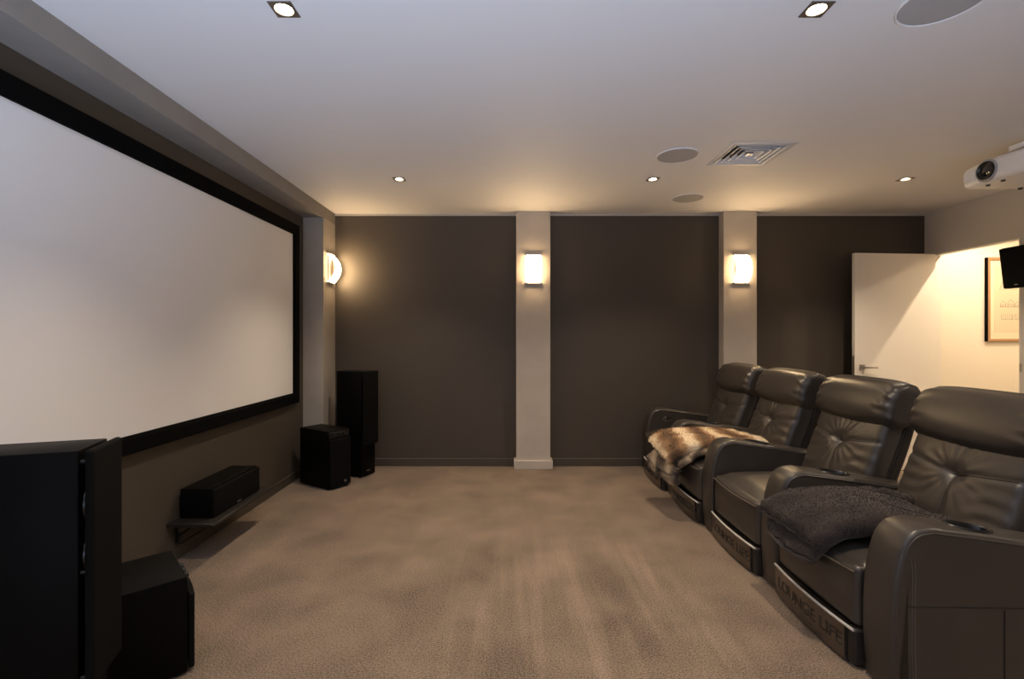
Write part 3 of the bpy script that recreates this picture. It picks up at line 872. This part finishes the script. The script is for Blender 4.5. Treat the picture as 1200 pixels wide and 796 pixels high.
def fur(src, count, length, width, seed, clump=.35):
    """short fibres as thin blades standing on the surface of a mesh"""
    rn = random.Random(seed); me = src.data
    me.calc_loop_triangles()
    tris = []; acc = []; tot = 0
    for lt in me.loop_triangles:
        tot += lt.area; acc.append(tot); tris.append(lt)
    import bisect
    verts = []; faces = []
    for _ in range(count):
        lt = tris[min(bisect.bisect_left(acc, rn.random() * tot), len(tris) - 1)]
        a, b = rn.random(), rn.random()
        if a + b > 1: a, b = 1 - a, 1 - b
        p0, p1, p2 = (me.vertices[i].co for i in lt.vertices)
        p = p0 + (p1 - p0) * a + (p2 - p0) * b
        n = me.polygons[lt.polygon_index].normal
        if n.z < -.35 or n.x > .45: continue
        flow = Vector((-.35 + .5 * math.sin(31 * p.y + 17 * p.x), .5 * math.sin(27 * p.x - 13 * p.y), -.25))
        d = (n + flow * clump + Vector((rn.gauss(0, .3), rn.gauss(0, .3), rn.gauss(0, .3)))).normalized()
        s = d.orthogonal().normalized(); s = (Matrix.Rotation(rn.random() * 6.28, 3, d) @ s) * width * rn.uniform(.7, 1.3)
        L_ = length * rn.uniform(.55, 1.2)
        k = len(verts); q = p - n * .002
        verts += [q - s, q + s, q + d * L_ * .6 + s * .5 + Vector((0, 0, -.1 * L_)), q + d * L_ + Vector((0, 0, -.25 * L_))]
        faces += [(k, k + 1, k + 2), (k, k + 2, k + 3)]
    m2 = bpy.data.meshes.new('fur_pile'); m2.from_pydata([tuple(v) for v in verts], [], faces); m2.update()
    return m2

cream = (.90, .76, .54); tan = (.42, .25, .12); brown = (.20, .115, .06); grey = (.30, .23, .16)
M['fur'] = fur_mat('striped_faux_fur', [(0, brown), (.16, tan), (.34, cream), (.55, cream), (.72, tan), (.88, brown), (1.0, brown)], 0, 4.6, .15, .045)
M['fur_under'] = fur_mat('mottled_fur_underside', [(0, (.05, .035, .025)), (.3, grey), (.5, (.55, .44, .31)), (.8, (.12, .085, .06)), (1, (.05, .035, .025))], .5, 7.0, 0, .06)
M['plush'] = fur_mat('dark_plush', [(0, (.034, .025, .022)), (.5, (.048, .036, .031)), (1, (.034, .025, .022))], .4, 5.0, 0, .08)

def throw(name, label, org, parts, mats, furs):
    org = Vector(org); t = None
    for i, ((pname, G, th, amp, sd), mt, (cnt, ln, wd)) in enumerate(zip(parts, mats, furs)):
        bm = bmesh.new(); soft_sheet(bm, G, th, amp=amp, seed=sd, org=org)
        if t is None: t = thing(name, label, 'throw', org)
        bmesh.ops.recalc_face_normals(bm, faces=bm.faces)
        if bm.calc_volume(signed=True) < 0: bmesh.ops.reverse_faces(bm, faces=bm.faces)
        o = obj(pname, bm, mt, t, 60, recalc=False)
        f = bpy.data.objects.new('fur_pile', fur(o, cnt, ln, wd, 11 + i)); C.objects.link(f); f.data.materials.append(mt); f.parent = o
        f['kind'] = 'stuff'
    return t
throw('fur_throw', 'folded striped cream and brown faux fur throw hanging over a recliner seat', (1.5, 3.56, .45),
      [('top_fold', [[(1.120, 3.815, .44), (1.125, 3.65, .415), (1.15, 3.47, .365)],
                     [(1.19, 3.82, .515), (1.20, 3.65, .495), (1.21, 3.45, .440)],
                     [(1.36, 3.82, .530), (1.37, 3.64, .527), (1.38, 3.42, .505)],
                     [(1.58, 3.815, .528), (1.58, 3.62, .524), (1.58, 3.35, .527)],
                     [(1.80, 3.81, .515), (1.80, 3.60, .520), (1.80, 3.32, .535)]], .080, .010, 4),
       ('under_fold', [[(1.19, 3.80, .40), (1.20, 3.62, .390), (1.205, 3.42, .350)],
                       [(1.24, 3.82, .440), (1.25, 3.62, .430), (1.26, 3.39, .40)],
                       [(1.38, 3.82, .475), (1.38, 3.62, .475), (1.38, 3.37, .470)],
                       [(1.75, 3.81, .475), (1.75, 3.6, .475), (1.75, 3.34, .475)]], .042, .006, 9),
       ('front_fold', [[(1.222, 3.76, .225), (1.222, 3.62, .195), (1.222, 3.48, .215)],
                       [(1.150, 3.81, .270), (1.165, 3.62, .245), (1.19, 3.43, .260)],
                       [(1.105, 3.825, .335), (1.135, 3.62, .305), (1.18, 3.41, .305)],
                       [(1.165, 3.82, .385), (1.175, 3.62, .365), (1.20, 3.41, .345)]], .062, .006, 5)],
      [M['fur'], M['fur_under'], M['fur_under']], [(28000, .019, .0012), (8000, .022, .0012), (20000, .028, .0013)])
throw('plush_throw', 'dark chocolate plush throw bunched on the nearest recliner seat', (1.6, 2.2, .45),
      [('top_fold', [[(1.235, 2.378, .425), (1.250, 2.22, .420), (1.268, 2.00, .405)],
                     [(1.34, 2.380, .485), (1.36, 2.2, .497), (1.375, 1.965, .482)],
                     [(1.50, 2.380, .515), (1.51, 2.2, .530), (1.53, 1.94, .508)],
                     [(1.68, 2.378, .495), (1.68, 2.2, .512), (1.68, 1.92, .500)],
                     [(1.80, 2.372, .488), (1.80, 2.2, .500), (1.80, 1.90, .510)]], .092, .012, 2),
       ('under_fold', [[(1.280, 2.350, .335), (1.262, 2.2, .320), (1.275, 2.03, .325)],
                       [(1.268, 2.350, .375), (1.258, 2.2, .365), (1.280, 2.00, .370)],
                       [(1.33, 2.365, .452), (1.33, 2.2, .458), (1.36, 1.99, .452)],
                       [(1.50, 2.370, .472), (1.50, 2.2, .480), (1.50, 1.97, .474)],
                       [(1.78, 2.37, .472), (1.78, 2.2, .478), (1.78, 1.95, .474)]], .044, .004, 6),
       ('back_fold', [[(1.765, 2.375, .510), (1.765, 2.28, .530), (1.77, 2.18, .535)],
                      [(1.80, 2.375, .518), (1.80, 2.28, .540), (1.81, 2.18, .545)],
                      [(1.825, 2.370, .505), (1.825, 2.28, .525), (1.83, 2.18, .530)]], .040, .004, 8)],
      [M['plush'], M['plush'], M['plush']], [(50000, .0105, .0011), (30000, .010, .0011), (5000, .010, .0011)])

# ------------------------------------------------------------------ light
def spot(x, y, e, col=(1.0, .80, .58), size=106, blend=1.0, z=H - .012, rad=.014):
    l = bpy.data.lights.new('downlight_lamp', 'SPOT'); l.energy = e; l.color = col
    l.spot_size = math.radians(size); l.spot_blend = blend; l.shadow_soft_size = rad
    o = bpy.data.objects.new('downlight_lamp', l); C.objects.link(o); o.location = (x, y, z)
    return o
for x, y in DL: spot(x, y, 97)
spot(4.48, 3.98, 72, (1.0, .80, .55), 165, .4)
spot(5.2, 3.3, 40, (1.0, .80, .55), 165, .4)

DAY = 76.0
w = bpy.data.worlds.new('daylight'); S.world = w; w.use_nodes = True
nt = w.node_tree; bg = nt.nodes['Background']
# made-up outdoor glow, strong only from steeply below, shaped to light the ceiling
tc = nt.nodes.new('ShaderNodeTexCoord'); sp = nt.nodes.new('ShaderNodeSeparateXYZ'); nt.links.new(tc.outputs['Generated'], sp.inputs[0])
rp = nt.nodes.new('ShaderNodeMapRange'); rp.inputs['From Min'].default_value = -.22; rp.inputs['From Max'].default_value = -.60
rp.inputs['To Min'].default_value = DAY * .03; rp.inputs['To Max'].default_value = DAY
nt.links.new(sp.outputs['Z'], rp.inputs['Value']); nt.links.new(rp.outputs[0], bg.inputs[1])
bg.inputs[0].default_value = (.57, .72, 1.0, 1)
pl = bpy.data.lights.new('window_portal', 'AREA'); pl.shape = 'RECTANGLE'; pl.size = WX1 - WX0; pl.size_y = WZ1 - WZ0
pl.cycles.is_portal = True
po = bpy.data.objects.new('window_portal', pl); C.objects.link(po); po.location = ((WX0 + WX1) / 2, YR - .12, (WZ0 + WZ1) / 2); po.rotation_euler = (PI / 2, 0, 0)

# ------------------------------------------------------------------ camera and view
cd = bpy.data.cameras.new('camera'); co = bpy.data.objects.new('camera', cd); C.objects.link(co)
co.location = (0, 0, CAM_Z); co.rotation_euler = (PI / 2, 0, 0)
cd.sensor_fit = 'HORIZONTAL'; cd.sensor_width = 36; cd.lens = 17.0; cd.shift_x = .0025; cd.shift_y = -.0025; cd.clip_start = .02
S.camera = co
vs = S.view_settings; vs.view_transform = 'Standard'; vs.look = 'None'; vs.gamma = 1; vs.exposure = 0; vs.use_curve_mapping = False
S.cycles.use_denoising = True
S.cycles.max_bounces = 8; S.cycles.diffuse_bounces = 5; S.cycles.sample_clamp_indirect = 6
